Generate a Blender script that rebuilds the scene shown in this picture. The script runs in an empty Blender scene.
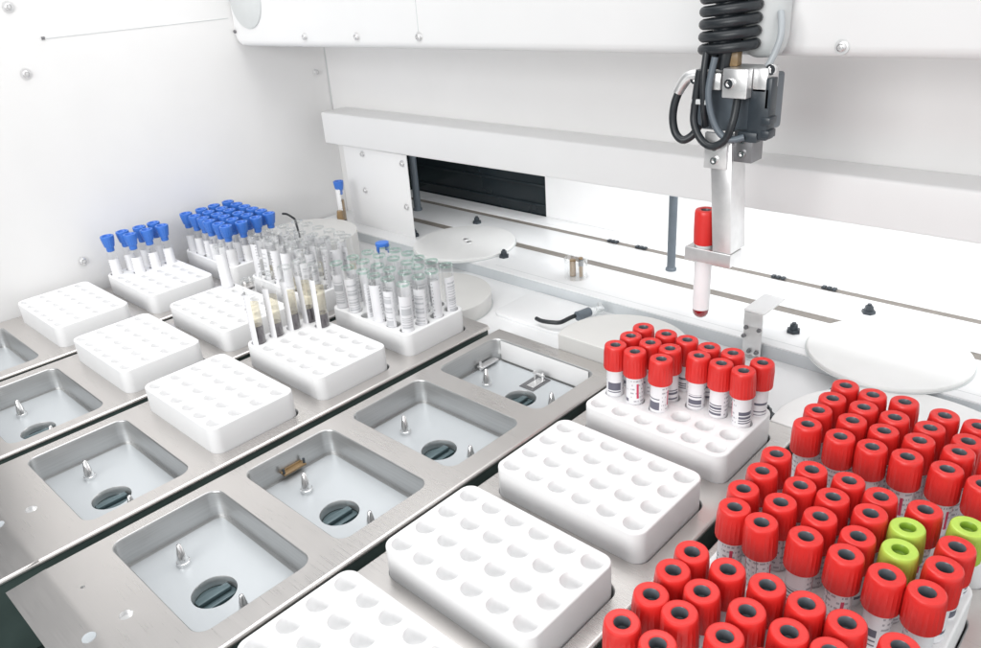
import bpy, bmesh, math, random
from mathutils import Vector, Matrix, Euler
random.seed(11)
S = 0.001                      # everything below is written in millimetres
PI = math.pi
sc = bpy.context.scene
COL = sc.collection

# ------------------------------------------------------------------ materials
def newmat(name):
    m = bpy.data.materials.new(name); m.use_nodes = True
    nt = m.node_tree
    return m, nt, nt.nodes['Principled BSDF']
def N(nt, t, **kw):
    n = nt.nodes.new(t)
    for k, v in kw.items(): setattr(n, k, v)
    return n
def rgb(c): return (c[0], c[1], c[2], 1)
def plain(name, col, rough=.4, metal=0., spec=.5, noise=.04, scale=60., bump=0., coat=0.):
    m, nt, p = newmat(name)
    tc = N(nt, 'ShaderNodeTexCoord'); no = N(nt, 'ShaderNodeTexNoise')
    no.inputs['Scale'].default_value = scale; no.inputs['Detail'].default_value = 5
    nt.links.new(tc.outputs['Object'], no.inputs['Vector'])
    cr = N(nt, 'ShaderNodeValToRGB')
    cr.color_ramp.elements[0].position = .3; cr.color_ramp.elements[1].position = .7
    cr.color_ramp.elements[0].color = rgb([c*(1-noise) for c in col])
    cr.color_ramp.elements[1].color = rgb([min(1, c*(1+noise)) for c in col])
    nt.links.new(no.outputs['Fac'], cr.inputs['Fac'])
    nt.links.new(cr.outputs['Color'], p.inputs['Base Color'])
    mr = N(nt, 'ShaderNodeMapRange')
    mr.inputs['To Min'].default_value = max(.02, rough-.05); mr.inputs['To Max'].default_value = rough+.05
    nt.links.new(no.outputs['Fac'], mr.inputs['Value']); nt.links.new(mr.outputs['Result'], p.inputs['Roughness'])
    p.inputs['Metallic'].default_value = metal
    p.inputs['Specular IOR Level'].default_value = spec
    p.inputs['Coat Weight'].default_value = coat
    if bump:
        b = N(nt, 'ShaderNodeBump'); b.inputs['Strength'].default_value = bump; b.inputs['Distance'].default_value = .0006
        nt.links.new(no.outputs['Fac'], b.inputs['Height']); nt.links.new(b.outputs['Normal'], p.inputs['Normal'])
    return m
def brushed(name, col, rough, metal, along=(400, 6, 400), streak=.08, bump=.02):
    m, nt, p = newmat(name)
    tc = N(nt, 'ShaderNodeTexCoord'); mp = N(nt, 'ShaderNodeMapping'); mp.inputs['Scale'].default_value = along
    no = N(nt, 'ShaderNodeTexNoise'); no.inputs['Scale'].default_value = 3; no.inputs['Detail'].default_value = 6
    big = N(nt, 'ShaderNodeTexNoise'); big.inputs['Scale'].default_value = 9; big.inputs['Detail'].default_value = 4
    nt.links.new(tc.outputs['Object'], mp.inputs['Vector']); nt.links.new(mp.outputs['Vector'], no.inputs['Vector'])
    nt.links.new(tc.outputs['Object'], big.inputs['Vector'])
    ad = N(nt, 'ShaderNodeMath', operation='ADD'); nt.links.new(no.outputs['Fac'], ad.inputs[0]); nt.links.new(big.outputs['Fac'], ad.inputs[1])
    cr = N(nt, 'ShaderNodeMapRange'); cr.inputs['From Min'].default_value = .6; cr.inputs['From Max'].default_value = 1.4
    cr.inputs['To Min'].default_value = 1-streak; cr.inputs['To Max'].default_value = 1+streak*.5
    nt.links.new(ad.outputs[0], cr.inputs['Value'])
    vm = N(nt, 'ShaderNodeVectorMath', operation='SCALE'); vm.inputs[0].default_value = col
    nt.links.new(cr.outputs['Result'], vm.inputs['Scale']); nt.links.new(vm.outputs[0], p.inputs['Base Color'])
    rr = N(nt, 'ShaderNodeMapRange'); rr.inputs['From Min'].default_value = .6; rr.inputs['From Max'].default_value = 1.4
    rr.inputs['To Min'].default_value = rough-.06; rr.inputs['To Max'].default_value = rough+.08
    nt.links.new(ad.outputs[0], rr.inputs['Value']); nt.links.new(rr.outputs['Result'], p.inputs['Roughness'])
    p.inputs['Metallic'].default_value = metal
    b = N(nt, 'ShaderNodeBump'); b.inputs['Strength'].default_value = bump; b.inputs['Distance'].default_value = .0004
    nt.links.new(no.outputs['Fac'], b.inputs['Height']); nt.links.new(b.outputs['Normal'], p.inputs['Normal'])
    return m
def clear(name, tint, gloss=1., base=.05, rough=.05):
    """thin clear plastic: mostly see-through, reflecting towards grazing angles"""
    m = bpy.data.materials.new(name); m.use_nodes = True; nt = m.node_tree; nt.nodes.clear()
    out = N(nt, 'ShaderNodeOutputMaterial'); mix = N(nt, 'ShaderNodeMixShader')
    tr = N(nt, 'ShaderNodeBsdfTransparent'); tr.inputs['Color'].default_value = rgb(tint)
    gl = N(nt, 'ShaderNodeBsdfGlossy'); gl.inputs['Roughness'].default_value = rough; gl.inputs['Color'].default_value = rgb((gloss,)*3)
    lw = N(nt, 'ShaderNodeLayerWeight'); lw.inputs['Blend'].default_value = .35
    mr = N(nt, 'ShaderNodeMapRange'); mr.inputs['To Min'].default_value = base; mr.inputs['To Max'].default_value = .46
    nt.links.new(lw.outputs['Facing'], mr.inputs['Value']); nt.links.new(mr.outputs['Result'], mix.inputs['Fac'])
    nt.links.new(tr.outputs[0], mix.inputs[1]); nt.links.new(gl.outputs[0], mix.inputs[2]); nt.links.new(mix.outputs[0], out.inputs['Surface'])
    return m
def label_mat(name, bars, paper=(.80, .80, .82), ink=(.05, .05, .07), red=.0, z0=28., z1=60., ang=.9, dens=420.):
    """paper label wrapped round a tube: a bar code block, lines of print, small red marks"""
    m, nt, p = newmat(name)
    L = nt.links.new
    tc = N(nt, 'ShaderNodeTexCoord'); sx = N(nt, 'ShaderNodeSeparateXYZ'); L(tc.outputs['Object'], sx.inputs[0])
    oi = N(nt, 'ShaderNodeObjectInfo')
    at = N(nt, 'ShaderNodeMath', operation='ARCTAN2'); L(sx.outputs['Y'], at.inputs[0]); L(sx.outputs['X'], at.inputs[1])
    def mth(op, a, b=None, c=None):
        n = N(nt, 'ShaderNodeMath', operation=op)
        for i, v in enumerate((a, b, c)):
            if v is None: continue
            if isinstance(v, (int, float)): n.inputs[i].default_value = v
            else: L(v, n.inputs[i])
        return n.outputs[0]
    z = sx.outputs['Z']; a = at.outputs[0]
    zs = mth('FLOOR', mth('MULTIPLY_ADD', z, dens*2.2, mth('MULTIPLY', oi.outputs['Random'], 531.)))
    wn = N(nt, 'ShaderNodeTexWhiteNoise', noise_dimensions='1D'); L(zs, wn.inputs['W'])
    bar = mth('GREATER_THAN', wn.outputs['Value'], .5)
    inz = mth('MULTIPLY', mth('GREATER_THAN', z, z0*S), mth('LESS_THAN', z, z1*S))
    ina = mth('LESS_THAN', mth('ABSOLUTE', a), ang)
    code = mth('MULTIPLY', mth('MULTIPLY', bar, inz), mth('MULTIPLY', ina, bars))
    # print: rows of small marks on the other side of the label
    rows = mth('GREATER_THAN', mth('FRACT', mth('MULTIPLY', z, 260.)), .62)
    cz = mth('FLOOR', mth('MULTIPLY', z, 260.)); ca = mth('FLOOR', mth('MULTIPLY', a, 9.))
    w2 = N(nt, 'ShaderNodeTexWhiteNoise', noise_dimensions='2D')
    cb = N(nt, 'ShaderNodeCombineXYZ'); L(cz, cb.inputs[0]); L(mth('ADD', ca, mth('MULTIPLY', oi.outputs['Random'], 97.)), cb.inputs[1]); L(cb.outputs[0], w2.inputs['Vector'])
    txt = mth('MULTIPLY', mth('MULTIPLY', rows, mth('GREATER_THAN', w2.outputs['Value'], .5)), mth('GREATER_THAN', mth('ABSOLUTE', a), ang+.25))
    txt = mth('MULTIPLY', txt, .55)
    mx = N(nt, 'ShaderNodeMix', data_type='RGBA'); mx.inputs['A'].default_value = rgb(paper); mx.inputs['B'].default_value = rgb(ink)
    L(mth('MAXIMUM', code, txt), mx.inputs['Factor'])
    if red:
        ra = mth('LESS_THAN', mth('ABSOLUTE', mth('SUBTRACT', mth('ABSOLUTE', a), 1.9)), .13)
        rz = mth('MULTIPLY', mth('GREATER_THAN', z, (z1-8)*S), mth('LESS_THAN', z, (z1+6)*S))
        strip = mth('MULTIPLY', ra, mth('MULTIPLY', rz, mth('GREATER_THAN', oi.outputs['Random'], 1-red)))
        m2 = N(nt, 'ShaderNodeMix', data_type='RGBA'); m2.inputs['B'].default_value = rgb((.62, .05, .12))
        L(mx.outputs['Result'], m2.inputs['A']); L(strip, m2.inputs['Factor']); L(m2.outputs['Result'], p.inputs['Base Color'])
    else:
        L(mx.outputs['Result'], p.inputs['Base Color'])
    p.inputs['Roughness'].default_value = .45
    return m
def plastic(name, col, rough=.32, sss=.0, coat=.0, bump=.0, rad=.003):
    m = plain(name, col, rough, 0, .5, .05, 90, bump, coat)
    p = m.node_tree.nodes['Principled BSDF']
    if sss:
        p.inputs['Subsurface Weight'].default_value = sss
        p.inputs['Subsurface Radius'].default_value = (1, .95, .92); p.inputs['Subsurface Scale'].default_value = rad
    return m

M = dict(
    wall=plain('white_coated_sheet', (.79, .785, .78), .42, noise=.012, scale=14, bump=.02),
    housing=plain('white_housing_paint', (.84, .84, .84), .38, noise=.01, scale=12),
    bed=plain('white_bed_paint', (.84, .845, .85), .3, noise=.012, scale=20),
    bedgrey=plain('grey_bed_edge', (.60, .63, .65), .35, noise=.02),
    tan=plain('tan_rail', (.20, .18, .16), .5, noise=.1, scale=200),
    steel=brushed('brushed_tray_steel', (.70, .672, .65), 0.29, .93, (8, 500, 8), .03, .0),
    pan=brushed('satin_pan_steel', (.64, .672, .695), .42, .4, (40, 300, 40), .02, 0.),
    panwall=brushed('pan_wall_steel', (.52, .525, .525), .34, .85, (6, 6, 300), .16, .03),
    chrome=plain('polished_steel', (.80, .80, .80), .16, 1., noise=.05),
    alu=plain('satin_aluminium', (.80, .80, .80), .34, .8, noise=.04, scale=120),
    darksteel=plain('dark_steel', (.25, .25, .26), .35, .8, noise=.08),
    gap=plain('dark_shadow_gap', (.03, .035, .035), .6),
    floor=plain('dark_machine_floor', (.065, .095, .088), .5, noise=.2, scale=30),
    coupling=plain('teal_grey_coupling', (.10, .15, .165), .38, .2, noise=.1),
    black=plain('black_rubber', (.018, .022, .026), .38, noise=.15, scale=200, bump=.1),
    blackp=plain('black_plastic', (.035, .045, .055), .34, noise=.1, scale=150),
    slate=plain('slate_plastic', (.12, .145, .17), .36, noise=.06, scale=100),
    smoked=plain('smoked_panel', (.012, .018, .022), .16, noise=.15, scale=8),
    grey=plain('grey_plastic', (.42, .45, .47), .4, noise=.04),
    ltgrey=plain('light_grey_cover', (.62, .64, .64), .4, noise=.02),
    beige=plain('beige_cover', (.68, .675, .655), .4, noise=.015, scale=25),
    disc=plain('white_disc', (.83, .83, .82), .34, noise=.01),
    rack=plain('white_rack_plastic', (.85, .85, .852), .45, noise=.008, scale=40),
    redcap=plastic('red_cap_plastic', (.67, .028, .024), .36, .0, .0),
    greencap=plastic('green_cap_plastic', (.43, .60, .09), .36, .15),
    bluecap=plastic('blue_cap_plastic', (.045, .17, .58), .34, .1),
    stopper=plain('grey_stopper', (.11, .12, .135), .3, noise=.25, scale=120),
    greenstop=plain('green_stopper', (.22, .36, .03), .4, noise=.1),
    glass=clear('clear_tube', (.99, .992, .992)),
    rim=clear('green_tinted_rim', (.80, .93, .88), .9, .16),
    rimc=clear('clear_rim', (.93, .94, .94), .95, .15),
    blood=plain('clotted_blood', (.06, .05, .06), .25, noise=.2),
    freshblood=plain('red_blood', (.32, .012, .02), .2, noise=.15),
    serum=clear('straw_serum', (.965, .93, .82), .95, .06),
    label_red=label_mat('barcode_label_red_tube', 1., red=.55, z0=48, z1=60, ang=.8, ink=(.13,.13,.17)),
    label_full=label_mat('full_barcode_label', 1., z0=30, z1=82, ang=.85, ink=(.56, .57, .59)),
    label_white=label_mat('white_print_label', .0, z0=40, z1=80, red=.3),
    label_blue=label_mat('blank_label', .0, paper=(.82, .82, .83)),
    paper=plain('white_tube_label', (.86, .87, .88), .45, noise=.02),
    brown=plain('amber_brown', (.30, .20, .10), .35, noise=.2),
)

# ------------------------------------------------------------------ mesh helpers
class MB:
    def __init__(s): s.bm = bmesh.new()
    def box(s, x0, y0, z0, x1, y1, z1, bev=0., seg=2):
        r = bmesh.ops.create_cube(s.bm, size=1)
        vs = r['verts']
        bmesh.ops.scale(s.bm, vec=(x1-x0, y1-y0, z1-z0), verts=vs)
        bmesh.ops.translate(s.bm, vec=((x0+x1)/2, (y0+y1)/2, (z0+z1)/2), verts=vs)
        if bev:
            es = list({e for v in vs for e in v.link_edges})
            bmesh.ops.bevel(s.bm, geom=es, offset=bev, segments=seg, profile=.5, affect='EDGES')
        return s
    def hexa(s, pts, bev=0., seg=2):
        """8 points: bottom loop of four, then top loop of four"""
        v = [s.bm.verts.new(p) for p in pts]
        fs = [s.bm.faces.new([v[i] for i in f]) for f in ((3,2,1,0),(4,5,6,7),(0,1,5,4),(1,2,6,5),(2,3,7,6),(3,0,4,7))]
        if bev:
            es = list({e for f in fs for e in f.edges})
            bmesh.ops.bevel(s.bm, geom=es, offset=bev, segments=seg, profile=.5, affect='EDGES')
        return s
    def lathe(s, prof, n=24, c=(0,0,0), axis='Z', ripple=None, close=False):
        """revolve (radius, height) pairs; radius 0 ends close to a point"""
        rings = []
        for i, (r, h) in enumerate(prof):
            if r < 1e-6: rings.append([s.bm.verts.new((0,0,h))])
            else:
                ring = []
                for k in range(n):
                    a = 2*PI*k/n; rr = r
                    if ripple and ripple[0] <= i <= ripple[1]: rr = r*(1 + (ripple[2] if k % 2 else -ripple[2]))
                    ring.append(s.bm.verts.new((rr*math.cos(a), rr*math.sin(a), h)))
                rings.append(ring)
        new = [v for r in rings for v in r]
        for a, b in zip(rings, rings[1:]):
            for k in range(n):
                k2 = (k+1) % n
                if len(a) == 1 and len(b) == 1: continue
                if len(a) == 1: s.bm.faces.new((a[0], b[k], b[k2]))
                elif len(b) == 1: s.bm.faces.new((a[k], a[k2], b[0]))
                else: s.bm.faces.new((a[k], a[k2], b[k2], b[k]))
        if axis == 'Y': bmesh.ops.rotate(s.bm, matrix=Matrix.Rotation(PI/2, 3, 'X'), verts=new)
        if axis == 'X': bmesh.ops.rotate(s.bm, matrix=Matrix.Rotation(PI/2, 3, 'Y'), verts=new)
        bmesh.ops.translate(s.bm, vec=c, verts=new)
        return s
    def tube(s, pts, r, n=10, sub=6, caps=True):
        pts = [Vector(p) for p in pts]
        path = []
        for i in range(len(pts)-1):
            p0 = pts[max(i-1,0)]; p1 = pts[i]; p2 = pts[i+1]; p3 = pts[min(i+2,len(pts)-1)]
            for t in range(sub):
                u = t/sub
                path.append(.5*((2*p1)+(p2-p0)*u+(2*p0-5*p1+4*p2-p3)*u*u+(3*p1-p0-3*p2+p3)*u**3))
        path.append(pts[-1])
        up = Vector((0,0,1)); rings = []
        for i, p in enumerate(path):
            t = (path[min(i+1,len(path)-1)]-path[max(i-1,0)]).normalized()
            if i == 0:
                nrm = t.cross(up) if abs(t.z) < .95 else t.cross(Vector((1,0,0)))
            else:
                nrm = nrm - t*nrm.dot(t)
            nrm.normalize(); bn = t.cross(nrm)
            rings.append([s.bm.verts.new(p+nrm*r*math.cos(2*PI*k/n)+bn*r*math.sin(2*PI*k/n)) for k in range(n)])
        for a, b in zip(rings, rings[1:]):
            for k in range(n): s.bm.faces.new((a[k], a[(k+1)%n], b[(k+1)%n], b[k]))
        if caps:
            s.bm.faces.new(rings[0][::-1]); s.bm.faces.new(rings[-1])
        return s
    def strip(s, loops, closed=True):
        """join successive loops of points (same count) with quads"""
        L = [[s.bm.verts.new(p) for p in lp] for lp in loops]
        for a, b in zip(L, L[1:]):
            n = len(a)
            for k in range(n if closed else n-1): s.bm.faces.new((a[k], a[(k+1)%n], b[(k+1)%n], b[k]))
        return s
    def add(s, me):
        s.bm.from_mesh(me); return s
    def mesh(s, name, mat, ang=35, recalc=True):
        if recalc: bmesh.ops.recalc_face_normals(s.bm, faces=s.bm.faces)
        bmesh.ops.scale(s.bm, vec=(S,S,S), verts=s.bm.verts)
        me = bpy.data.meshes.new(name); s.bm.to_mesh(me); s.bm.free()
        me.materials.append(mat)
        for p in me.polygons: p.use_smooth = True
        me.set_sharp_from_angle(angle=math.radians(ang))
        return me
    def build(s, name, mat, parent=None, loc=None, ang=35):
        return place(name, s.mesh(name, mat, ang), parent, loc)

def place(name, me, parent=None, loc=None):
    o = bpy.data.objects.new(name, me); COL.objects.link(o)
    if parent: o.parent = parent
    if loc: o.location = Vector(loc)*S
    return o
def tag(o, label, cat, group=None, kind=None):
    if label: o['label'] = label
    if cat: o['category'] = cat
    if group: o['group'] = group
    if kind: o['kind'] = kind
    return o
def thing(name, label, cat, loc=(0,0,0), group=None, rz=0.):
    o = bpy.data.objects.new(name, None); COL.objects.link(o)
    o.location = Vector(loc)*S; o.rotation_euler = (0,0,rz); o.empty_display_size = .01
    return tag(o, label, cat, group)

def rr(x0, y0, x1, y1, r, n=6):
    pts = []
    for cx, cy, a0 in ((x1-r,y1-r,0),(x0+r,y1-r,90),(x0+r,y0+r,180),(x1-r,y0+r,270)):
        for k in range(n+1):
            a = math.radians(a0+90*k/n); pts.append((cx+r*math.cos(a), cy+r*math.sin(a)))
    return pts
def circ(cx, cy, r, n=24): return [(cx+r*math.cos(2*PI*k/n), cy+r*math.sin(2*PI*k/n)) for k in range(n)]
def fill(loops, z=0., h=0., bev=0., bseg=2):
    """flat sheet (or block of height h with softened rims) with holes: first loop outline, others holes"""
    cu = bpy.data.curves.new('outline', 'CURVE'); cu.dimensions = '2D'; cu.fill_mode = 'BOTH' if h else 'FRONT'
    for lp in loops:
        sp = cu.splines.new('POLY'); sp.points.add(len(lp)-1); sp.use_cyclic_u = True
        for p, q in zip(sp.points, lp): p.co = (q[0], q[1], 0, 1)
    if h:
        cu.extrude = h/2-bev; cu.bevel_depth = bev; cu.bevel_resolution = bseg; cu.offset = -bev
    ob = bpy.data.objects.new('outline', cu); COL.objects.link(ob)
    dg = bpy.context.evaluated_depsgraph_get(); dg.update()
    me = bpy.data.meshes.new_from_object(ob.evaluated_get(dg))
    bpy.data.objects.remove(ob); bpy.data.curves.remove(cu)
    for v in me.vertices: v.co.z += z + (h/2 if h else 0)
    return me
def fillb(loops, z=0., h=0., bev=0., bseg=2):
    mb = MB(); me = fill(loops, z, h, bev, bseg); mb.add(me); bpy.data.meshes.remove(me)
    bmesh.ops.remove_doubles(mb.bm, verts=mb.bm.verts, dist=1e-3)
    return mb

# ------------------------------------------------------------------ camera
cam = bpy.data.cameras.new('camera'); co = bpy.data.objects.new('camera', cam); COL.objects.link(co)
co.location = (.5417646, -.1246441, .3814284)
co.rotation_euler = (1.1303728863922, .063895780352, .747591155013)
cam.sensor_width = 36; cam.lens = 36*781.7769/981.; cam.clip_start = .01; cam.clip_end = 50
sc.camera = co

# ------------------------------------------------------------------ floor of the machine
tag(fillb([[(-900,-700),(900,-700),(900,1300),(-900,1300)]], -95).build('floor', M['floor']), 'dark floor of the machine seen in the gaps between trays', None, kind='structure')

# ------------------------------------------------------------------ sample trays
PW, PD, PITCH = 137., 90.7, 113.8
TRAYS = [  # x of the pockets, plate left, plate right, label
    (-530., -546., -376., 'steel sample tray beside the white side wall, with two empty front cut-outs'),
    (-353., -366., -202., 'steel sample tray second from the side wall, racks of clear tubes at its far end'),
    (-177., -189.5, -24., 'steel sample tray holding the rack of blood-filled tubes and the green-rimmed tubes'),
    (0., -11.5, 158., 'steel sample tray with all its pockets empty, pins and round holes showing'),
    (184.5, 170., 335., 'steel sample tray with three empty white racks and a red-capped rack behind'),
    (362., 347., 515., 'steel sample tray at the right crowded with red-capped tubes'),
]
YEND = 448.
def pan_mesh():
    mb = MB(); loops = []
    for d, z in ((0,0),(.25,-.15),(.7,-.55),(1.,-1.3),(1.,-24.98),(4.,-25)):
        loops.append([(x, y, z) for x, y in rr(d, d, PW-d, PD-d, 11-d, 6)])
    mb.strip(loops)
    return mb.mesh('pan_wall', M['panwall'], 40)
def pan_floor_mesh():
    mb = fillb([rr(4,4,PW-4,PD-4,7,6), circ(80,38,16.5,40)], -25)
    return mb.mesh('pan_floor', M['pan'], 30)
def collar_mesh():
    mb = MB(); mb.strip([[(x,y,z) for x,y in circ(80,38,r,40)] for r,z in ((16.5,-25),(16.1,-25.8),(16.1,-33.2))])
    return mb.mesh('hole_collar', M['alu'])
PANW, PANF, COLLAR = pan_mesh(), pan_floor_mesh(), collar_mesh()
def coupling_mesh():
    mb = MB(); mb.lathe([(0,-33.5),(15.7,-33.5),(15.7,-38),(0,-38)], 36, (80,38,0))
    mb.box(72,24.5,-33.4,79,51.5,-29.5,1.2); mb.box(82.5,25,-33.4,86.5,51,-31,1.0)
    return mb.mesh('drive_coupling', M['coupling'])
COUP = coupling_mesh()
PIN = MB().lathe([(0,19.2),(1.0,19),(1.6,18.4),(4.6,3.2),(5.2,3.),(5.2,0)], 20).mesh('guide_pin', M['chrome'], 40)
def flange_mesh(x, sgn, y0, y1, f):
    prof = [(0,0)] + [(sgn*f*math.sin(a), -f+f*math.cos(a)) for a in [PI/2*k/6 for k in range(1,7)]] + [(sgn*f,-3.2 if f > 2 else -60)]
    mb = MB(); mb.strip([[(x+px, y0, pz), (x+px, y1, pz)] for px, pz in prof], closed=False)
    return mb
tray_objs = []
for i, (x0, xl, xr, lab) in enumerate(TRAYS):
    t = thing('sample_tray', lab, 'tray', (x0,0,0), 'steel sample trays side by side')
    l, r = xl-x0, xr-x0
    loops = [[(l+1.2,-40),(r-2.6,-40),(r-2.6,YEND),(l+1.2,YEND)]]
    for k in range(4): loops.append(rr(0, k*PITCH, PW, k*PITCH+PD, 11, 6))
    loops.append(circ(80.5,-21.5,4.6,20)); loops.append(circ(30,-30,1.6,12))
    fillb(loops, 0).build('top_plate', M['steel'], t)
    for hx, hy, hr in ((80.5,-21.5,4.6),(30,-30,1.6)):
        MB().strip([[(x,y,z) for x,y in circ(hx,hy,hr,20)] for z in (0,-3)]).lathe([(0,-2.9),(hr,-2.9)],20,(hx,hy,0)).build('screw_hole', M['alu'], t)
    o = MB().lathe([(0,.3),(3.6,.3),(4.4,.5),(4.6,.1)],20).build('hole_disc', M['grey'], t, (80.5,-46,-.4)); o.rotation_euler = (.06,0,0)  # grey disc laid on the apron to stand for its second hole
    flange_mesh(l+1.2,-1,-40,YEND,1.2).build('side_flange', M['steel'], t)
    flange_mesh(r-2.6,1,-40 if i >= 3 else -190,YEND,2.6).build('side_flange', M['steel'], t)
    prof = [(-40-60*math.sin(a), -60+60*math.cos(a)) for a in [.07*k/4 for k in range(5)]] + [((-68 if i >= 3 else -190), (-1.8 if i >= 3 else -10.3))]
    mb = MB(); mb.strip([[(l+.5,y,z),(r-.5,y,z)] for y,z in prof], closed=False)
    # the thickness of the bent sheet's end
    mb.strip([[(l+.5,prof[-1][0],prof[-1][1]),(r-.5,prof[-1][0],prof[-1][1])],[(l+.5,prof[-1][0]+1.5,prof[-1][1]-1),(r-.5,prof[-1][0]+1.5,prof[-1][1]-1)]], closed=False)
    mb.build('front_apron', M['steel'], t)
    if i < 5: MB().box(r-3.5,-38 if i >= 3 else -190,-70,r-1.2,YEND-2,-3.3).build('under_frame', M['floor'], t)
    MB().box(l+1.2,YEND,-48,r-4,YEND+1.6,0).build('end_flange', M['steel'], t)
    for k in range(4):
        pw = place('pocket_wall', PANW, t, (0,k*PITCH,0))
        pf = place('pocket_floor', PANF, t, (0,k*PITCH,0))
        place('hole_collar', COLLAR, pf); place('drive_coupling', COUP, pf)
        place('guide_pin', PIN, pf, (34,38,-25)); place('guide_pin', PIN, pf, (119,41,-25))
        if i == 3:
            if k == 1:      # a bent sensor clip on the wall
                mb = MB(); mb.box(1.1,34,-19.5,8,57,-17.6,.4); mb.box(1.1,36,-23,2.4,55,-16,.4)
                mb.build('sensor_clip', M['brown'], pf)
                MB().tube([(6,35,-20),(6,35,-13)],1.2,8).tube([(6,56,-20),(6,56,-13)],1.2,8).build('clip_post', M['blackp'], pf)
            if k == 3:      # slot with a latch and a clip
                mb = MB(); mb.box(63,56,-25,82,85,-24.4,.2); mb.build('latch_slot', M['darksteel'], pf)
                mb = MB(); mb.box(70,60,-24.5,79,80,-23,.3); mb.tube([(68,76,-24),(68,76,-14)],1.3,8); mb.tube([(77,78,-24),(77,78,-15)],1.3,8); mb.box(65,75,-18,80,78,-16,.4); mb.build('latch', M['alu'], pf)
                mb = MB(); mb.box(3,55,-22,11,82,-20,.5); mb.tube([(6,58,-25),(6,58,-15)],1.6,8); mb.build('sensor_clip', M['alu'], pf)
    if i == 3:
        MB().box(9,3*PITCH+PD-2.2,-23.6,PW-9,3*PITCH+PD-1.3,-1.6,.2).build('painted_wall_glare', M['housing'], t)  # white sheet painted as the bright reflection on the far pocket wall
    tray_objs.append(t)

# ------------------------------------------------------------------ racks
HP = 22.
RW, RD, RH = 133., 88., 50.6
def rack_mesh(full=()):
    """block with 24 round holes; holes that hold no tube end in a shallow dish"""
    mb = MB(); I = 1.6; hr = 7.8
    X = [-RW/2+I] + [-44+HP*k for k in range(5)] + [RW/2-I]
    Yb = [-RD/2+I, -HP, 0, HP, RD/2-I]; cr = 8.
    for ix in range(6):
        for iy in range(4):
            x0, x1, y0, y1 = X[ix], X[ix+1], Yb[iy], Yb[iy+1]; cx, cy = -55+HP*ix, -33+HP*iy
            poly = []
            for (ax, ay), (bx, by), corner in (((x1,y0),(x1,y1),ix==5 and iy==3), ((x1,y1),(x0,y1),ix==0 and iy==3), ((x0,y1),(x0,y0),ix==0 and iy==0), ((x0,y0),(x1,y0),ix==5 and iy==0)):
                poly.append(('s', (ax,ay), (bx,by), corner))
            pts = []
            for q in range(4):
                _, a, b, corner = poly[q]; prevc = poly[q-1][3]
                dx, dy = b[0]-a[0], b[1]-a[1]; L = math.hypot(dx,dy); ux, uy = dx/L, dy/L
                s0 = cr if prevc else 0; s1 = L-cr if corner else L
                for k in range(8):
                    d = s0+(s1-s0)*k/8; pts.append((a[0]+ux*d, a[1]+uy*d))
                if corner:
                    ccx, ccy = b[0]-ux*cr-uy*cr, b[1]-uy*cr+ux*cr
                    a0 = math.atan2(-ux, uy)
                    for k in range(8):
                        t = a0+PI/2*k/8; pts.append((ccx+cr*math.cos(t), ccy+cr*math.sin(t)))
            ang = [math.atan2(p[1]-cy, p[0]-cx) for p in pts]
            def ring(rad, z): return [(cx+rad*math.cos(t), cy+rad*math.sin(t), z) for t in ang]
            loops = [[(p[0],p[1],RH) for p in pts], ring(hr+.45,RH), ring(hr+.12,RH-.2), ring(hr,RH-.7)]
            if (ix, 3-iy) in full: loops += [ring(hr,3), ring(hr*.5,3), ring(.3,3)]
            else: loops += [ring(hr-.2,RH-9.5), ring(hr-.8,RH-11.4), ring(hr-2.4,RH-12.5), ring(hr-4.4,RH-13), ring(.3,RH-13.1)]
            mb.strip(loops)
    side = []
    for d, z in ((I,RH),(.75,RH-.2),(.25,RH-.75),(0,RH-1.6),(0,26),(.6,2),(1.4,0),(8,0)):
        side.append([(x,y,z) for x,y in rr(-RW/2+d,-RD/2+d,RW/2-d,RD/2-d,8+I-d if d<8 else 1.6,8)])
    mb.strip(side)
    bmesh.ops.remove_doubles(mb.bm, verts=mb.bm.verts, dist=1e-3)
    return mb.mesh('rack_block', M['rack'], 45)
ALL = [(ix,row) for row in range(4) for ix in range(6)]
HOLD = {(0,2): [(0,0),(0,1),(0,2),(0,3),(1,0),(1,1),(1,2)], (1,2): [(0,0)], (2,2): [(0,3),(0,2),(0,1),(0,0),(1,0)],
        (4,3): [(ix,q) for q in (0,1) for ix in range(6)]+[(0,2),(1,2),(2,2)], (0,3): ALL, (1,3): ALL, (2,3): ALL, (5,1): ALL, (5,2): ALL, (5,3): ALL}
RACKS = {}
def rack(i, k, label, group='white tube racks', dx=0.):
    x = TRAYS[i][0]+PW/2+dx; y = k*PITCH+PD/2-1.2
    key = tuple(sorted(HOLD.get((i,k), ())))
    if key not in RACKS: RACKS[key] = rack_mesh(set(key))
    o = place('tube_rack', RACKS[key], None, (x, y, -25)); tag(o, label, 'rack', group)
    return x, y
R = {}
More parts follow.
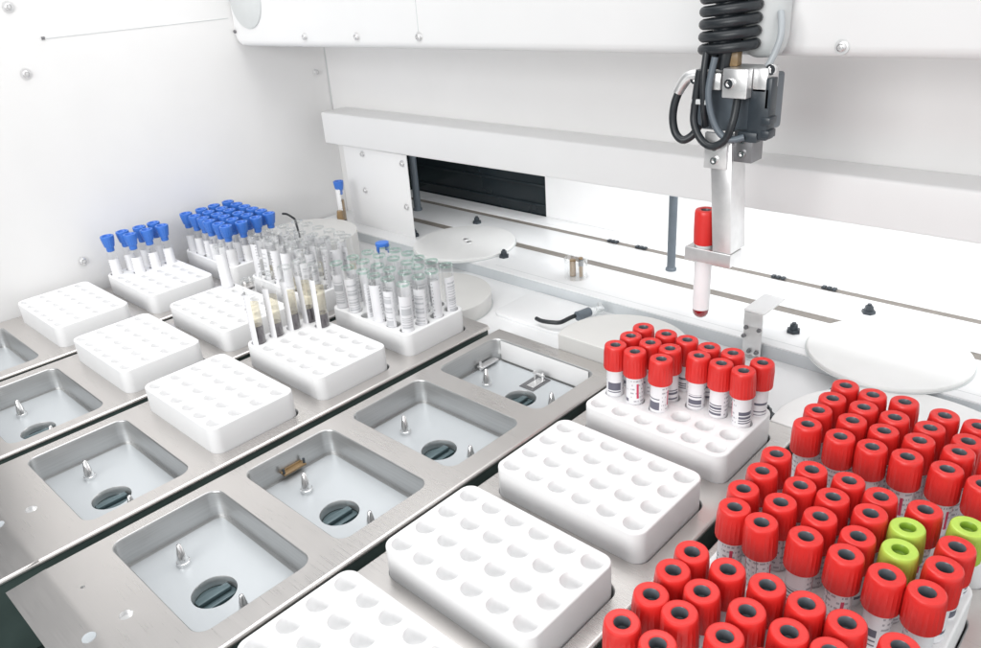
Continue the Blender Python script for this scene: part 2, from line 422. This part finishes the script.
for key, lab in {
    (0,1): 'empty white rack nearest the white side wall',
    (0,2): 'white rack holding seven blue-stoppered tubes along its left edge',
    (0,3): 'white rack filled with many blue-stoppered tubes',
    (1,1): 'empty white rack behind the pocket second from the side wall, before the nearly empty rack',
    (1,2): 'white rack with one lone clear tube, left of the blood-filled tubes',
    (1,3): 'white rack filled with open clear tubes behind the blood-filled tubes',
    (2,1): 'empty white rack directly left of the pocket with the brown clip',
    (2,2): 'white rack with five blood-filled tubes along its left edge',
    (2,3): 'white rack filled with green-rimmed clear tubes',
    (4,0): 'empty white rack cut off by the bottom edge of the photo',
    (4,1): 'empty white rack between the cut-off rack and another empty rack',
    (4,2): 'empty white rack directly in front of the half-filled red-capped rack',
    (4,3): 'white rack half filled with red-capped tubes below the gripper arm',
    (5,1): 'white rack of red-capped tubes in the bottom right corner',
    (5,2): 'white rack of red-capped tubes with three green-capped tubes among them',
    (5,3): 'white rack of red-capped tubes nearest the round white covers',
}.items(): R[key] = rack(key[0], key[1], lab)

# ------------------------------------------------------------------ tubes
TZ0 = -25+3.2            # tubes stand on the floor of the rack's holes
def cap_mesh(name, mat, top=1.):
    # ribbed skirt, chamfered rim, recess in the top
    prof = [(8.6,0),(9.75,.3),(9.9,1.0),(9.75,15.),(9.6,19.6),(9.4,21.2),(9.0,22.),(8.3,22.45),(7.3,22.5),(4.9,22.3),(4.4,21.9),(4.1,21.2),(4.05,14)]
    prof = [(rad, zz*top) for rad, zz in prof]
    mb = MB(); mb.lathe(prof, 48, ripple=(2,3,.028))
    return mb.mesh(name, mat, 24)
REDCAP, GREENCAP = cap_mesh('red_cap', M['redcap']), cap_mesh('green_cap', M['greencap'])
STOP = MB().lathe([(0,16.2),(1.6,16),(3.3,15),(3.75,15.4),(3.95,21.4),(4.3,21.95)], 28).mesh('stopper', M['stopper'])
STOPG = MB().lathe([(0,18.2),(1.6,18),(3.3,17.4),(3.75,17.8),(3.95,21.4),(4.3,21.95)], 28).mesh('stopper', M['greenstop'])
def body_mesh(h, r, mat, name='tube_wall', rim=True):
    prof = [(0,0),(r*.35,.35),(r*.7,2.),(r*.92,4.6),(r,8),(r,h)]
    if rim: prof += [(r-.5,h+.1),(r-1.,h-.2)]
    return MB().lathe(prof, 28).mesh(name, mat, 50)
BODY_R = body_mesh(80, 7.3, M['glass'], rim=False)
def wrap_mesh(name, r, z0, z1, a0, a1, mat, n=28):
    mb = MB(); pts = [a0+(a1-a0)*k/n for k in range(n+1)]
    mb.strip([[(r*math.cos(a), r*math.sin(a), z) for a in pts] for z in (z0, z1)], closed=False)
    return mb.mesh(name, mat, 60)
LAB_R = wrap_mesh('barcode_label', 7.5, 12, 71, -PI+.02, PI-.02, M['label_red'], 40)
def copy_obj(o, parent=None):
    c = o.copy(); COL.objects.link(c)
    if parent: c.parent = parent
    return c
proto = {}
def make_red(green=False):
    t = thing('capped_tube', None, 'tube')
    place('tube_wall', BODY_R, t); place('barcode_label', LAB_R, t)
    c = place('cap', GREENCAP if green else REDCAP, t, (0,0,71.8))
    place('stopper', STOPG if green else STOP, c)
    return t
def tree_copy(src):
    r = src.copy(); COL.objects.link(r)
    for ch in list(src.children):
        c = copy_obj(ch, r)
        for g in list(ch.children): copy_obj(g, c)
    return r
def put(kind, maker, loc, label, group, rz, tilt=(0,0)):
    if kind not in proto:
        proto[kind] = maker(); o = proto[kind]
    else: o = tree_copy(proto[kind])
    o.location = Vector(loc)*S; o.rotation_euler = (tilt[0], tilt[1], rz)
    o['label'] = label; o['category'] = 'tube'; o['group'] = group
    return o
ORD = ['first','second','third','fourth','fifth','sixth']
ROW = ['back row', 'second row from back', 'third row from back', 'front row']
def grid(rackkey, ix, row):
    x, y = R[rackkey]; return x-55+HP*ix, y+33-HP*row
def jit(a): return (random.uniform(-a,a), random.uniform(-a,a))
def red_rack(key, name, cells, greens=(), group='red-capped tubes'):
    for (ix, row) in cells:
        x, y = grid(key, ix, row); g = (ix,row) in greens
        lab = f"{'green' if g else 'red'}-capped tube, {name}, {ROW[row]}, {ORD[ix]} from left"
        put('green' if g else 'red', lambda g=g: make_red(g), (x+random.uniform(-.45,.45), y+random.uniform(-.45,.45), TZ0+random.uniform(0,1.4)), lab,
            'green-capped tubes' if g else group, random.uniform(-PI,PI) if not key == (4,3) else random.uniform(-2.6,-.6), jit(.022))
allc = [(ix,row) for row in range(4) for ix in range(6)]
red_rack((5,3), 'far right red rack', [c for c in allc if not (c[0]==5 and c[1]<2)])
red_rack((5,2), 'middle right red rack', allc, greens={(4,1),(4,2),(5,0)})
red_rack((5,1), 'corner red rack', [c for c in allc if c[1] < 1 or (c[1]==1 and c[0]<5) or (c[1]==2 and c[0]<4) or (c[1]==3 and c[0]<2)])
red_rack((4,3), 'half-filled red rack', [(ix,r) for r in (0,1) for ix in range(6)]+[(0,2),(1,2),(2,2)])

# open clear tubes, seen with labels
BODY_C = body_mesh(101, 7., M['glass'])
RIM = MB().lathe([(7.05,98.6),(7.4,98.8),(7.4,101.2),(6.6,101.4),(6.4,99)], 28).mesh('rim', M['rim'], 50)
RIMC = MB().lathe([(7.05,98.6),(7.4,98.8),(7.4,101.2),(6.6,101.4),(6.4,99)], 28).mesh('rim', M['rimc'], 50)
LAB_C = wrap_mesh('barcode_label', 7.15, 40, 88, -1.25, 1.25, M['label_full'])
LAB_W = wrap_mesh('paper_label', 7.15, 30, 91, -1.5, 1.5, M['label_white'])
BODY_L = body_mesh(119, 7.3, M['glass'])
def make_clear(rim, lab, blood=None, serum=None, long=False):
    t = thing('open_tube', None, 'tube')
    place('tube_wall', BODY_L if long else BODY_C, t); place('rim', rim, t, (0,0,18) if long else None)
    place('barcode_label', lab, t)
    if blood:
        MB().lathe([(0,.8),(3,1.4),(5.4,3.6),(6.5,8),(6.5,blood),(0,blood)], 24).build('blood', M['blood' if serum else 'freshblood'], t)
    if serum: MB().lathe([(0,blood+.2),(6.5,blood+.2),(6.5,serum),(6.0,serum-.6),(0,serum-.8)], 24).build('serum', M['serum'], t)
    return t
FACE = -.55     # heading of the camera seen from the tubes
for ix, row in allc:
    x, y = grid((2,3), ix, row)
    k = 'clearA' if (ix+row) % 3 else 'clearB'
    fb = (ix, row) == (0, 3)
    if fb: k = 'clearblood'
    mk = {'clearA': lambda: make_clear(RIM, LAB_C), 'clearB': lambda: make_clear(RIM, LAB_W), 'clearblood': lambda: make_clear(RIM, LAB_C, 62)}[k]
    lab = ('open clear tube with bright red blood, front left corner of the green-rimmed rack' if fb else
           f"open green-rimmed tube, {ROW[row]} of its rack, {ORD[ix]} from left")
    put(k, mk, (x, y, TZ0), lab, 'green-rimmed open tubes', FACE+random.uniform(-1.0,1.0), jit(.022))
for ix, row in allc:
    x, y = grid((1,3), ix, row)
    k = 'plainA' if random.random() < .5 else 'plainB'
    mk = {'plainA': lambda: make_clear(RIMC, LAB_W), 'plainB': lambda: make_clear(RIMC, LAB_C, 44, 62)}[k]
    lab = f"colourless open tube, {ROW[row]} of its rack, {ORD[ix]} from left"
    put(k, mk, (x, y, TZ0), lab, 'colourless open tubes', FACE+random.uniform(-1.6,1.6), jit(.03))
x, y = grid((1,2), 0, 0)
put('plainA', None, (x,y,TZ0), 'lone open clear tube at the back left corner of an otherwise empty rack', 'colourless open tubes', FACE, (.02,-.03))
# blood tubes
LAB_B = wrap_mesh('paper_label', 7.45, 16, 104, -2.5, -.22, M['label_white'])
BT = [((0,3), 62, 92, 'nearest the front'), ((0,2), 58, 93, 'second from the front'), ((0,1), 60, 90, 'third from the front'), ((0,0), 59, 94, 'at the back corner'), ((1,0), 58, 94, 'with the widest view of straw serum')]
for n, ((ix,row), bl, se, w) in enumerate(BT):
    x, y = grid((2,2), ix, row)
    t = make_clear(RIMC, LAB_B, bl+5, se, True)
    t.location = Vector((x+1.5,y,TZ0))*S; t.rotation_euler = (*jit(.02), FACE+random.uniform(-.12,.12))
    tag(t, f'blood-filled tube with white label in the five-tube rack, {w}', 'tube', 'blood-filled tubes')
for n, ((ix,row)) in enumerate(((1,3),(1,2),(1,1))):      # emptier ones beside them
    pass
# blue-stoppered tubes
BODY_B = body_mesh(80, 6.6, M['glass'])
LAB_BL = wrap_mesh('paper_label', 6.75, 30, 70, -1.4, 1.4, M['label_blue'])
BLUECAP = MB().lathe([(0,-21),(4.4,-21.5),(4.9,-21),(5.1,-15.5),(6.3,-14.8),(7.9,-6),(8.5,-1.2),(8.3,-.2),(7.8,0),(6.0,-.1),(5.3,-2.4),(0,-3.2)], 32, ripple=(4,6,.025)).mesh('stopper', M['bluecap'], 35)
def make_blue():
    t = thing('stoppered_tube', None, 'tube')
    place('tube_wall', BODY_B, t); place('paper_label', LAB_BL, t); place('stopper', BLUECAP, t, (0,0,101.6))
    return t
for ix, row in allc:
    x, y = grid((0,3), ix, row)
    put('blue', make_blue, (x,y,TZ0), f"blue-stoppered tube, full blue rack, {ROW[row]}, {ORD[ix]} from left", 'blue-stoppered tubes in the full rack', FACE+random.uniform(-.6,.6), jit(.02))
for ix, row in ((0,0),(0,1),(0,2),(0,3),(1,0),(1,1),(1,2)):
    x, y = grid((0,2), ix, row)
    put('blue', make_blue, (x+2,y,TZ0), f"blue-stoppered tube, rack of seven blue tubes, {ROW[row]}, {ORD[ix]} from left", 'blue-stoppered tubes in the seven-tube rack', FACE+random.uniform(-.5,.5), jit(.02))

# ------------------------------------------------------------------ white walls and housings
w = thing('side_wall', 'plain white sheet metal side wall at the left', 'wall', (-548,0,0))
MB().box(-6,40,-95,0,652,520).build('wall_panel', M['wall'], w)
def screw(parent, loc, axis, r=4.2, name='screw'):
    prof = [(0,3.0),(r*.45,2.8),(r*.5,1.8),(r*.62,1.8),(r*.72,3.0),(r*.92,2.6),(r,1.4),(r,0),(r*1.55,-.02),(r*1.55,-.6)]
    mb = MB(); mb.lathe(prof, 20)
    o = mb.build(name, M['alu'], parent, loc)
    o.rotation_euler = {'X': (0,PI/2,0), '-Y': (PI/2,0,0), '-X': (0,-PI/2,0)}[axis]
    return o
for y, z in ((628.5,232),(211.4,287.7),(211.4,45.5),(214,363)): screw(w, (.6,y,z), 'X')
MB().box(.0,246,324.2,.5,494,325.0).build('seam', M['ltgrey'], w)
MB().box(0,240,323.4,1.4,244,327,.4).build('seam_hook', M['darksteel'], w)
bw = thing('back_wall', 'white recessed back wall between the top housing and the cross beam', 'wall', (0,650,0))
MB().box(-546.2,0,120,700,8,520).build('wall_panel', M['wall'], bw)
MB().box(-547.2,-1,180,-545.6,-.2,300).build('corner_gap', M['ltgrey'], bw)
MB().box(-547.6,0,-95,-455,7.5,120).build('lower_panel', M['wall'], bw)
h = thing('top_housing', 'large white overhead housing with rounded lower corner', 'housing', (0,500,0))
def zb(x): return 285.5+(x+546)*.0113
pts = []
mb = MB()
prof = [(0,520),(0,9),(.8,5),(2.6,2.2),(5.5,.6),(9,0),(140,0)]
mb2 = []
for x in (-546, -543.5, -538, -532, 700):
    cut = {-546: 16, -543.5: 8, -538: 2.2, -532: 0, 700: 0}[x]
    mb2.append([(x, y, max(zb(x)+z, zb(x)+cut) if z < 400 else z) for y, z in prof])
mb.strip(mb2, closed=False)
mb.box(-545.9,1,320,-545,140,520)
mb.build('shell', M['housing'], h, ang=30)
for x, z in ((-374.7,301),(-265.7,302.5),(-153.7,304),(313,303.4)): screw(h, (x,-.4,z), '-Y', 3.6)
MB().lathe([(0,2),(37,2),(39,1.2),(39.5,0),(39.5,-.5)], 48).build('round_cover', M['ltgrey'], h, (-504,-.4,349)).rotation_euler = (PI/2,0,0)
MB().box(-154.2,-.35,306,-153.4,.2,420).build('seam', M['ltgrey'], h)
MB().lathe([(0,1.5),(2.2,1.5),(2.6,0)],12).build('hinge_stud', M['darksteel'], h, (-545,-1,306)).rotation_euler=(PI/2,0,0)
b = thing('cross_beam', 'long white box beam above the dark opening', 'beam', (0,600,0))
MB().hexa([(-512,0,128.5),(600,0,138),(600,49,138),(-512,49,128.5),(-512,0,177.5),(600,0,182),(600,49,182),(-512,49,177.5)], 3, 3).build('beam_body', M['housing'], b)
pn = thing('corner_panel', 'white screwed panel left of the dark opening', 'panel', (-404.5,610,0))
MB().box(-74.5,0,-14,74.5,2,127,.5).build('panel_sheet', M['housing'], pn)
for x, z in ((-27,118),(-32,60),(65,114),(64.5,48)): screw(pn, (x,-.6,z), '-Y', 3.2)
wp = thing('white_panel', 'bright white inner panel right of the dark opening', 'panel', (0,800,0))
MB().box(-227,0,-12,800,8,330).build('panel_sheet', M['housing'], wp)
MB().box(-700,-150,330,900,60,336).build('inner_roof', M['housing'], wp)
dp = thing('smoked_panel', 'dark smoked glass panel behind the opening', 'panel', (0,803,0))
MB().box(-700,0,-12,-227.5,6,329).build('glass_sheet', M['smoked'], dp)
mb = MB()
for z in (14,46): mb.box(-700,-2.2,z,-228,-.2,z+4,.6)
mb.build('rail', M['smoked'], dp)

# ------------------------------------------------------------------ white rear bed
bd = thing('rear_bed', 'white machine bed with two long rail slots', 'bed', (0,0,0))
def slab(y0, y1, z0=-12., z1=0., x0=-545., x1=800., name='slab', mat='bed', bev=.8): return MB().box(x0,y0,z0,x1,y1,z1,bev).build(name, M[mat], bd)
slab(584,668); slab(683,752); slab(764,799.5)
slab(450.5,800,-22,-15,name='lower_bed')
for ya, yc in ((668.1,682.9),(752.1,763.9)): MB().box(-544.5,ya,-10,799,yc,-1.).build('rail', M['tan'], bd)
MB().box(-545,582.6,-14.8,800,583.8,-1.4).build('step_face', M['bedgrey'], bd)
mb = MB()
for ya in (771,596): mb.box(-300 if ya > 700 else -150,ya,-.1,798,ya+.9,.12)
mb.box(214,684.5,-.1,215,749.5,.12).box(-60,684.5,-.1,-59.2,749.5,.12).box(214,765.5,-.1,215,798,.12)
mb.build('seam', M['ltgrey'], bd)
def cover(name, lab, c, r, z0, z1, ymin, mat, marks=True):
    t = thing(name, lab, 'cover', (c[0],c[1],z0), 'round covers on the rear bed')
    n = 72
    def outline(rad, ym):
        return [(rad*math.cos(2*PI*k/n), max(rad*math.sin(2*PI*k/n), ym-c[1])) for k in range(n)]
    lp = outline(r, ymin)
    # drop duplicate points of the flat cut
    clean = []
    for p in lp:
        if clean and abs(p[1]-(ymin-c[1])) < 1e-6 and abs(clean[-1][1]-(ymin-c[1])) < 1e-6 and len(clean) > 1 and abs(clean[-2][1]-(ymin-c[1])) < 1e-6: clean[-1] = p
        else: clean.append(p)
    fillb([clean], 0, z1-z0, 1.2, 3).build('lid', M[mat], t, ang=40)
    rim = [(p[0]*(r+1.6)/r, p[1]*(r+1.6)/r if p[1] > ymin-c[1]+1e-6 else p[1]) for p in clean]
    fillb([rim], -.1, .5, .1, 1).build('painted_rim_shade', M['ltgrey'], t, ang=40)  # grey ring painted in for the shade round the lid's edge
    if marks:
        mb = MB()
        for dx, dy in ((-6,9),(7,3)): mb.lathe([(0,.5),(3.6,.5),(4.2,0)],14,(dx,dy,z1-z0))
        mb.build('stud', M['alu'], t)
    return t
cover('round_cover', 'flat white round cover beside the dark opening', (-245,632), 75, .2, 4.5, -1e4, 'disc')
cover('round_cover', 'large flat white round cover at the far right by the rails', (346,629), 75, .2, 4.5, -1e4, 'disc')
cover('round_cover', 'off-white round cover behind the green-rimmed tubes', (-140,475), 69, -15, 4, 451.5, 'beige', False)
d = cover('round_cover', 'beige half-round cover with a grey side window behind the red-capped rack', (137,474), 68, -15, 17, 451.5, 'beige', False)
o = MB().lathe([(0,1),(6,1),(7.5,.2),(7.5,0)],24).build('side_window', M['grey'], d, (-62,-13.5,15)); o.rotation_euler = (0,-PI/2,.28); o.scale = (1.1,.8,1)
MB().box(-.5,-.3,0,.5,.3,8).build('slit', M['darksteel'], d, (-57.5,-22,9))
cover('round_cover', 'white round cover behind the far right red rack', (410,470), 104, -15, 0, 451.5, 'disc', False)
cover('round_cover', 'pale round cover behind the full blue rack', (-417,478), 74, -15, 30, 451.5, 'beige', False)
KN = [(-300,716,0,'at the far rail by the dark opening'),(-339,618,0,'at the foot of the screwed corner panel'),(-161,625.5,0,'right of the round cover by the dark opening'),(252,626,0,'left of the large far right cover'),(297,716,0,'between the far rail and the large right cover'),(293,478,-15,'beside the half-filled red rack'),(327,541,-15,'behind the far right red rack, at its left corner'),(393,561,-15,'behind the far right red rack, at its middle')]
KNOB = MB().lathe([(0,9),(3.6,9),(4.4,8.4),(4.8,4),(7,3.6),(7.4,2.6),(7.2,0)],6).lathe([(0,11),(2.2,11),(2.4,9)],12).mesh('knob', M['blackp'], 30)
for x,y,z,l in KN:
    o = place('thumb_screw', KNOB, None, (x,y,z)); tag(o, f'small black thumb screw {l}', 'screw', 'black thumb screws on the bed'); o.rotation_euler=(0,0,random.random()*3)
for x,y,r,top,l in ((-437,714,6,134,'inside the dark opening'),(54,709,5.4,136,'hanging between the rails left of the gripper')):
    p = thing('round_post', f'slim dark grey post {l}', 'post', (x,y,0))
    MB().lathe([(r,4),(r,top),(0,top)],20).build('shaft', M['slate'], p)
    MB().lathe([(0,0),(r+1.6,0),(r+1.6,3),(r,4.4)],20).build('foot', M['slate'], p)
for x,y,l in ((-69,757,'left of the slim grey post'),(-22,757,'just left of the slim grey post'),(176,757,'right of the held tube'),(238,757,'at the right end of the rail')):
    mb = MB()
    for dx in (-6,0,6): mb.box(x+dx-2.3,y-3.5,.1,x+dx+2.3,y+3,3,.4)
    tag(mb.build('rail_stop', M['blackp']), f'small black rail stop {l} on the far rail', 'rail stop', 'black rail stops')
# bracket
br = thing('steel_bracket', 'bent steel sensor bracket standing behind the half-filled red rack', 'bracket', (230,575,0))
mb = MB(); mb.box(-10,0,-15,10,2,20,.4); mb.box(-10,-1.5,20.4,10,1,36,.4); mb.build('upright', M['alu'], br)
mb = MB(); mb.box(-11,-1.5,36.2,12,46,38.5,.5); mb.build('top_flange', M['housing'], br)
mb = MB(); mb.box(-8,-8,-15,14,0,-13,.4); mb.build('foot', M['alu'], br)
for x,z in ((-7,18),(7,18),(-9,8),(-2,-8),(6,-8)): MB().lathe([(0,2.5),(2,2.5),(2.4,0)],12).build('screw', M['darksteel'], br, (x,-.2,z)).rotation_euler=(PI/2,0,0)
# wash cup
cu = thing('wash_cup', 'small clear cup with amber electrodes by the near rail', 'cup', (-33,622,0))
MB().lathe([(0,.4),(15,.4),(15,26),(14.4,26.2),(14,1)],28).build('cup_wall', M['glass'], cu)
MB().lathe([(4,0),(4,22),(0,22)],14,(-5,0,1)).lathe([(2.6,0),(2.6,26),(0,26)],12,(6,3,1)).build('electrode', M['brown'], cu)
MB().lathe([(0,9),(3,9),(3.4,0)],12,(6,3,16)).build('electrode_tip', M['darksteel'], cu)
# bent black hose with connector
hs = thing('hose', 'bent black hose with grey sleeve and clear connector', 'hose', (0,0,0))
MB().tube([(2,500,-3),(13,497,-2),(26,499,-1),(34,505,-1),(37,520,0),(41,532,1)],2.5,12).build('rubber_hose', M['black'], hs)
MB().tube([(42,525,1),(44,533,1),(46,543,1)],5.6,14,3).build('sleeve', M['slate'], hs)
mb = MB(); mb.tube([(46,544,0),(50,562,-2)],5.5,14,3); mb.tube([(50,558,-1),(40,572,-3)],4,12,3); mb.build('clear_connector', M['rimc'], hs)
pl = thing('cover_plate', 'white flat plate with a rounded corner in front of the bent hose', 'plate', (-60,523,-15))
fillb([rr(-7,-26,99,54,12,6)],0,4,.8,2).build('sheet', M['bed'], pl, ang=40)
# sampler behind the clear tubes
ns = thing('stoppered_tube', 'single blue-stoppered tube standing apart by the corner panel', 'tube', (-452,572,.1))
place('tube_wall', BODY_B, ns, (0,0,0)); place('stopper', BLUECAP, ns, (0,0,82))
MB().lathe([(0,1),(5.6,4),(5.6,20),(0,20)],20).build('dark_residue', M['blood'], ns)
MB().lathe([(0,21),(5.4,21),(5.4,52),(0,53)],20).build('amber_fluid', M['brown'], ns)
place('paper_label', LAB_BL, ns, (0,0,6)).rotation_euler = (0,0,-1.9)
ns.scale = (.92,.92,1)
nd = thing('sampling_needle', 'small dark-tipped sampling needle beside the single blue-stoppered tube', 'needle', (-440,560,-15))
MB().tube([(0,0,0),(-1,0,14),(-3,0,32)],4,10).build('tip', M['blackp'], nd)
MB().lathe([(4.5,32),(5.5,44),(4,54),(0,54)],14,(-3,0,0)).build('amber_hub', M['brown'], nd)
rb = thing('blue_ring', 'blue ring sitting on an open tube among the green-rimmed tubes', 'ring', (*grid((2,3),0,0),TZ0+101.6))
MB().lathe([(6.4,0),(8,0),(8,3.4),(6,4),(0,3.6)],24).build('collar', M['bluecap'], rb)
for a in (0.4,1.9,3.4,4.9): MB().box(7.6*math.cos(a)-1,7.6*math.sin(a)-1,-9,7.6*math.cos(a)+1,7.6*math.sin(a)+1,1,.3).build('prong', M['bluecap'], rb)
cb = MB().tube([(-428,452,66),(-420,454,66),(-413,457,62),(-411,460,56),(-410,462,30)],1.6,10).build('cable', M['black'])
tag(cb, 'short black cable curving behind the full blue rack', 'cable')

# ------------------------------------------------------------------ gripper arm
Y = 465
ga = thing('gripper_arm', 'robot gripper arm with black coiled cables and a steel finger', 'robot arm', (240,Y,140))
def G(mb, name, mat, parent=ga, ang=35):
    bmesh.ops.translate(mb.bm, vec=(-240,-Y,-140), verts=mb.bm.verts)
    return mb.build(name, M[mat], parent, ang=ang)
bar = G(MB().hexa([(240.5,Y-8,141.2),(257.5,Y-8,141.2),(257.5,Y+18,141.2),(240.5,Y+18,141.2),(230.5,Y-4,236),(249.5,Y-4,236),(249.5,Y+20,236),(230.5,Y+20,236)],.8), 'finger_bar', 'alu')
jaw = fillb([[(215,Y-9),(258,Y-9),(258,Y+11.5),(215,Y+11.5)], circ(228,Y+1,7.8,28)], 129, 12, .8, 2)
G(jaw, 'jaw', 'alu')
pl1 = G(MB().box(228,Y-8,212,248,Y-4.6,241,.5), 'screw_plate', 'alu')
pl2 = G(MB().box(250,Y-1,218,266,Y+18,243,.5), 'back_plate', 'darksteel')
def gs(x,y,z,r,parent,axis='-Y'):
    prof = [(0,1.2),(r*.5,1.2),(r*.55,2.6),(r*.9,2.6),(r,2),(r,0)]
    o = MB().lathe(prof,18).build('screw', M['chrome'], parent, (x-240,y-Y,z-140)); o.rotation_euler = (PI/2,0,0) if axis=='-Y' else (0,PI/2,0); return o
gs(238,Y-8,219,3.2,pl1); gs(238,Y-8,230,3.2,pl1); gs(258,Y-1,225,3,pl2); gs(258,Y-1,236,3,pl2)
blk = G(MB().box(212,Y+4,240,270,Y+40,284,2.5,3), 'sensor_block', 'slate')
con = MB().box(262,Y-6,238,279,Y+8,278,1.5)
con.box(256,Y-8,236,272,Y+2,244,1)
con.box(274,Y-7,240,281,Y+6,246,.8); con.box(274,Y-7,250,281,Y+6,256,.8); con.box(275,Y-6,262,280,Y+4,285,.8)
G(con, 'connector', 'blackp')
cl1 = G(MB().box(222,Y-12,275,241,Y+12,288,1.), 'clamp_block', 'alu')
cl2 = G(MB().box(243.5,Y-14,270,264,Y+14,292,1.), 'clamp_block', 'alu')
cl3 = G(MB().box(264.3,Y-6,274,276,Y+14,292,1.), 'clamp_block', 'alu')
gs(250,Y-14,281,4,cl2); gs(220,Y-12,283,4.5,cl1); gs(277,Y-2,291,4.2,cl3)
G(MB().tube([(222,Y-10,286),(213,Y-11,284),(207,Y-12,277),(204,Y-12,272)],4.6,14,4), 'hose_fitting', 'alu')
G(MB().tube([(205,Y-12,272),(202,Y-13,262),(201,Y-13,250),(204,Y-13,239),(211,Y-13,234),(218,Y-10,238),(222,Y-7,246)],3.3,12), 'cable_loop', 'black')
G(MB().tube([(224,Y-14,290),(221,Y-14,262),(222,Y-15,248),(229,Y-15,236),(239,Y-15,232),(249,Y-14,238),(254,Y-13,252),(254,Y-8,268),(252,Y-4,276)],3.1,12), 'cable_loop', 'black')
G(MB().tube([(236,Y-13,300),(233,Y-15,276),(236,Y-15,258),(243,Y-14,244),(252,Y-12,238),(262,Y-8,240)],2.7,12), 'cable_loop', 'slate')
G(MB().tube([(228,Y-12,304),(228,Y-15,284),(229,Y-14,262),(228,Y-8,246)],2.8,12), 'cable_loop', 'black')
G(MB().box(219,Y-16.5,264,232,Y-14,268,.5), 'cable_tie', 'ltgrey')
G(MB().tube([(227,Y-3,290),(229,Y-3,304),(231,Y,312)],5.5,12,4).tube([(238,Y-3,290),(240,Y-3,304),(240,Y,312)],5.5,12,4), 'cable_bundle', 'black')
ringm = []
for k in range(7):
    z = 306+k*9.2
    pts = []
    for j in range(25):
        a = 2*PI*j/24; pts.append((239+20.5*math.cos(a), Y+2+15*math.sin(a), z+2.3*math.cos(a)))
    G(MB().tube(pts,4.1,12,2,False), 'cable_coil', 'black', ang=60)
G(MB().tube([(236,Y+2,304),(238,Y+2,330),(239,Y+2,372)],11,16,4), 'cable_core', 'blackp')
G(MB().lathe([(0,296),(8,296.5),(13,299),(16,304),(17.5,312),(17.5,380),(0,380)],32,(258,Y+24,0)), 'motor', 'ltgrey')
G(MB().tube([(273,Y+14,330),(276,Y+10,322),(277,Y+8,312),(274,Y+6,300),(271,Y+4,292)],2.6,12), 'hose', 'grey')
G(MB().box(236,Y-4,292,250,Y+4,303,1), 'brass_fitting', 'brown')
G(MB().box(225,Y+6,372,275,Y+50,400,2), 'arm_carriage', 'alu')
tall_cap = MB().lathe([(8.2,0),(8.9,.4),(9.2,2),(9.5,12),(9.4,27),(9.15,29.6),(8.6,30.6),(7.4,31),(4.9,30.8),(4.3,30.2),(4.1,20)],40).mesh('tall_red_cap', M['redcap'], 30)
# the tube it holds
ht = thing('capped_tube', 'red-capped tube held in the jaw of the gripper arm', 'tube', (228,Y+1,72))
body = body_mesh(80, 7.3, M['glass'], rim=False)
place('tube_wall', body, ht)
place('barcode_label', wrap_mesh('barcode_label', 7.45, 9.5, 76, -PI+.02, PI-.02, M['paper'], 40), ht)
MB().lathe([(0,.5),(2.4,.9),(5,2.4),(6.5,4.8),(7.05,8),(7.05,24),(0,24)],28).build('blood', M['freshblood'], ht)
c = place('cap', tall_cap, ht, (0,0,71)); place('stopper', STOP, c, (0,0,8.3))

# ------------------------------------------------------------------ light
wd = bpy.data.worlds.new('World'); sc.world = wd; wd.use_nodes = True
nt = wd.node_tree; bg = nt.nodes['Background']; bg.inputs['Strength'].default_value = 1.02
tc = N(nt,'ShaderNodeTexCoord'); dt = N(nt,'ShaderNodeVectorMath', operation='DOT_PRODUCT'); nt.links.new(tc.outputs['Generated'], dt.inputs[0])
dt.inputs[1].default_value = Vector((.75,0,.66)).normalized()
cr = N(nt,'ShaderNodeValToRGB'); mr_ = N(nt,'ShaderNodeMapRange'); mr_.inputs['From Min'].default_value = -.3; mr_.inputs['From Max'].default_value = .45
nt.links.new(dt.outputs['Value'], mr_.inputs['Value']); nt.links.new(mr_.outputs['Result'], cr.inputs['Fac']); nt.links.new(cr.outputs['Color'], bg.inputs['Color'])
e = cr.color_ramp.elements; e[0].position = -0.0; e[0].color = (.035,.042,.05,1); e[1].position = 1.; e[1].color = (.98,.99,1,1)
x_ = e.new(.5); x_.color = (.68,.70,.72,1)
def area(name, loc, target, sx, sy, power, col=(1,1,1)):
    l = bpy.data.lights.new(name,'AREA'); l.shape='RECTANGLE'; l.size=sx; l.size_y=sy; l.energy=power; l.color=col
    o = bpy.data.objects.new(name,l); COL.objects.link(o); o.location=loc
    o.rotation_euler = (Vector(target)-Vector(loc)).to_track_quat('-Z','Y').to_euler()
    return o
area('ceiling_light', (-.02,.36,1.1), (0,.25,0), .9, .8, 7.0, (1,.99,.98))
area('front_fill', (.30,-1.15,.62), (0,.65,.2), 1.0, .6, 15, (1,.995,.985))  # added fill lamp, brightens the housing, beam and back wall
area('bed_fill', (.25,.725,.325), (.25,.73,0), 1.0, .10, 1.5, (.97,.985,1))  # added lamp hidden behind the beam, whitens the rear bed

sc.render.engine = 'CYCLES'
sc.cycles.use_denoising = True
sc.cycles.max_bounces = 10; sc.cycles.transparent_max_bounces = 32
sc.cycles.diffuse_bounces = 5; sc.cycles.glossy_bounces = 5
sc.cycles.caustics_reflective = False; sc.cycles.caustics_refractive = False
sc.cycles.sample_clamp_indirect = 6
sc.view_settings.view_transform = 'Standard'; sc.view_settings.look = 'None'
sc.view_settings.exposure = 0.; sc.view_settings.gamma = 1.
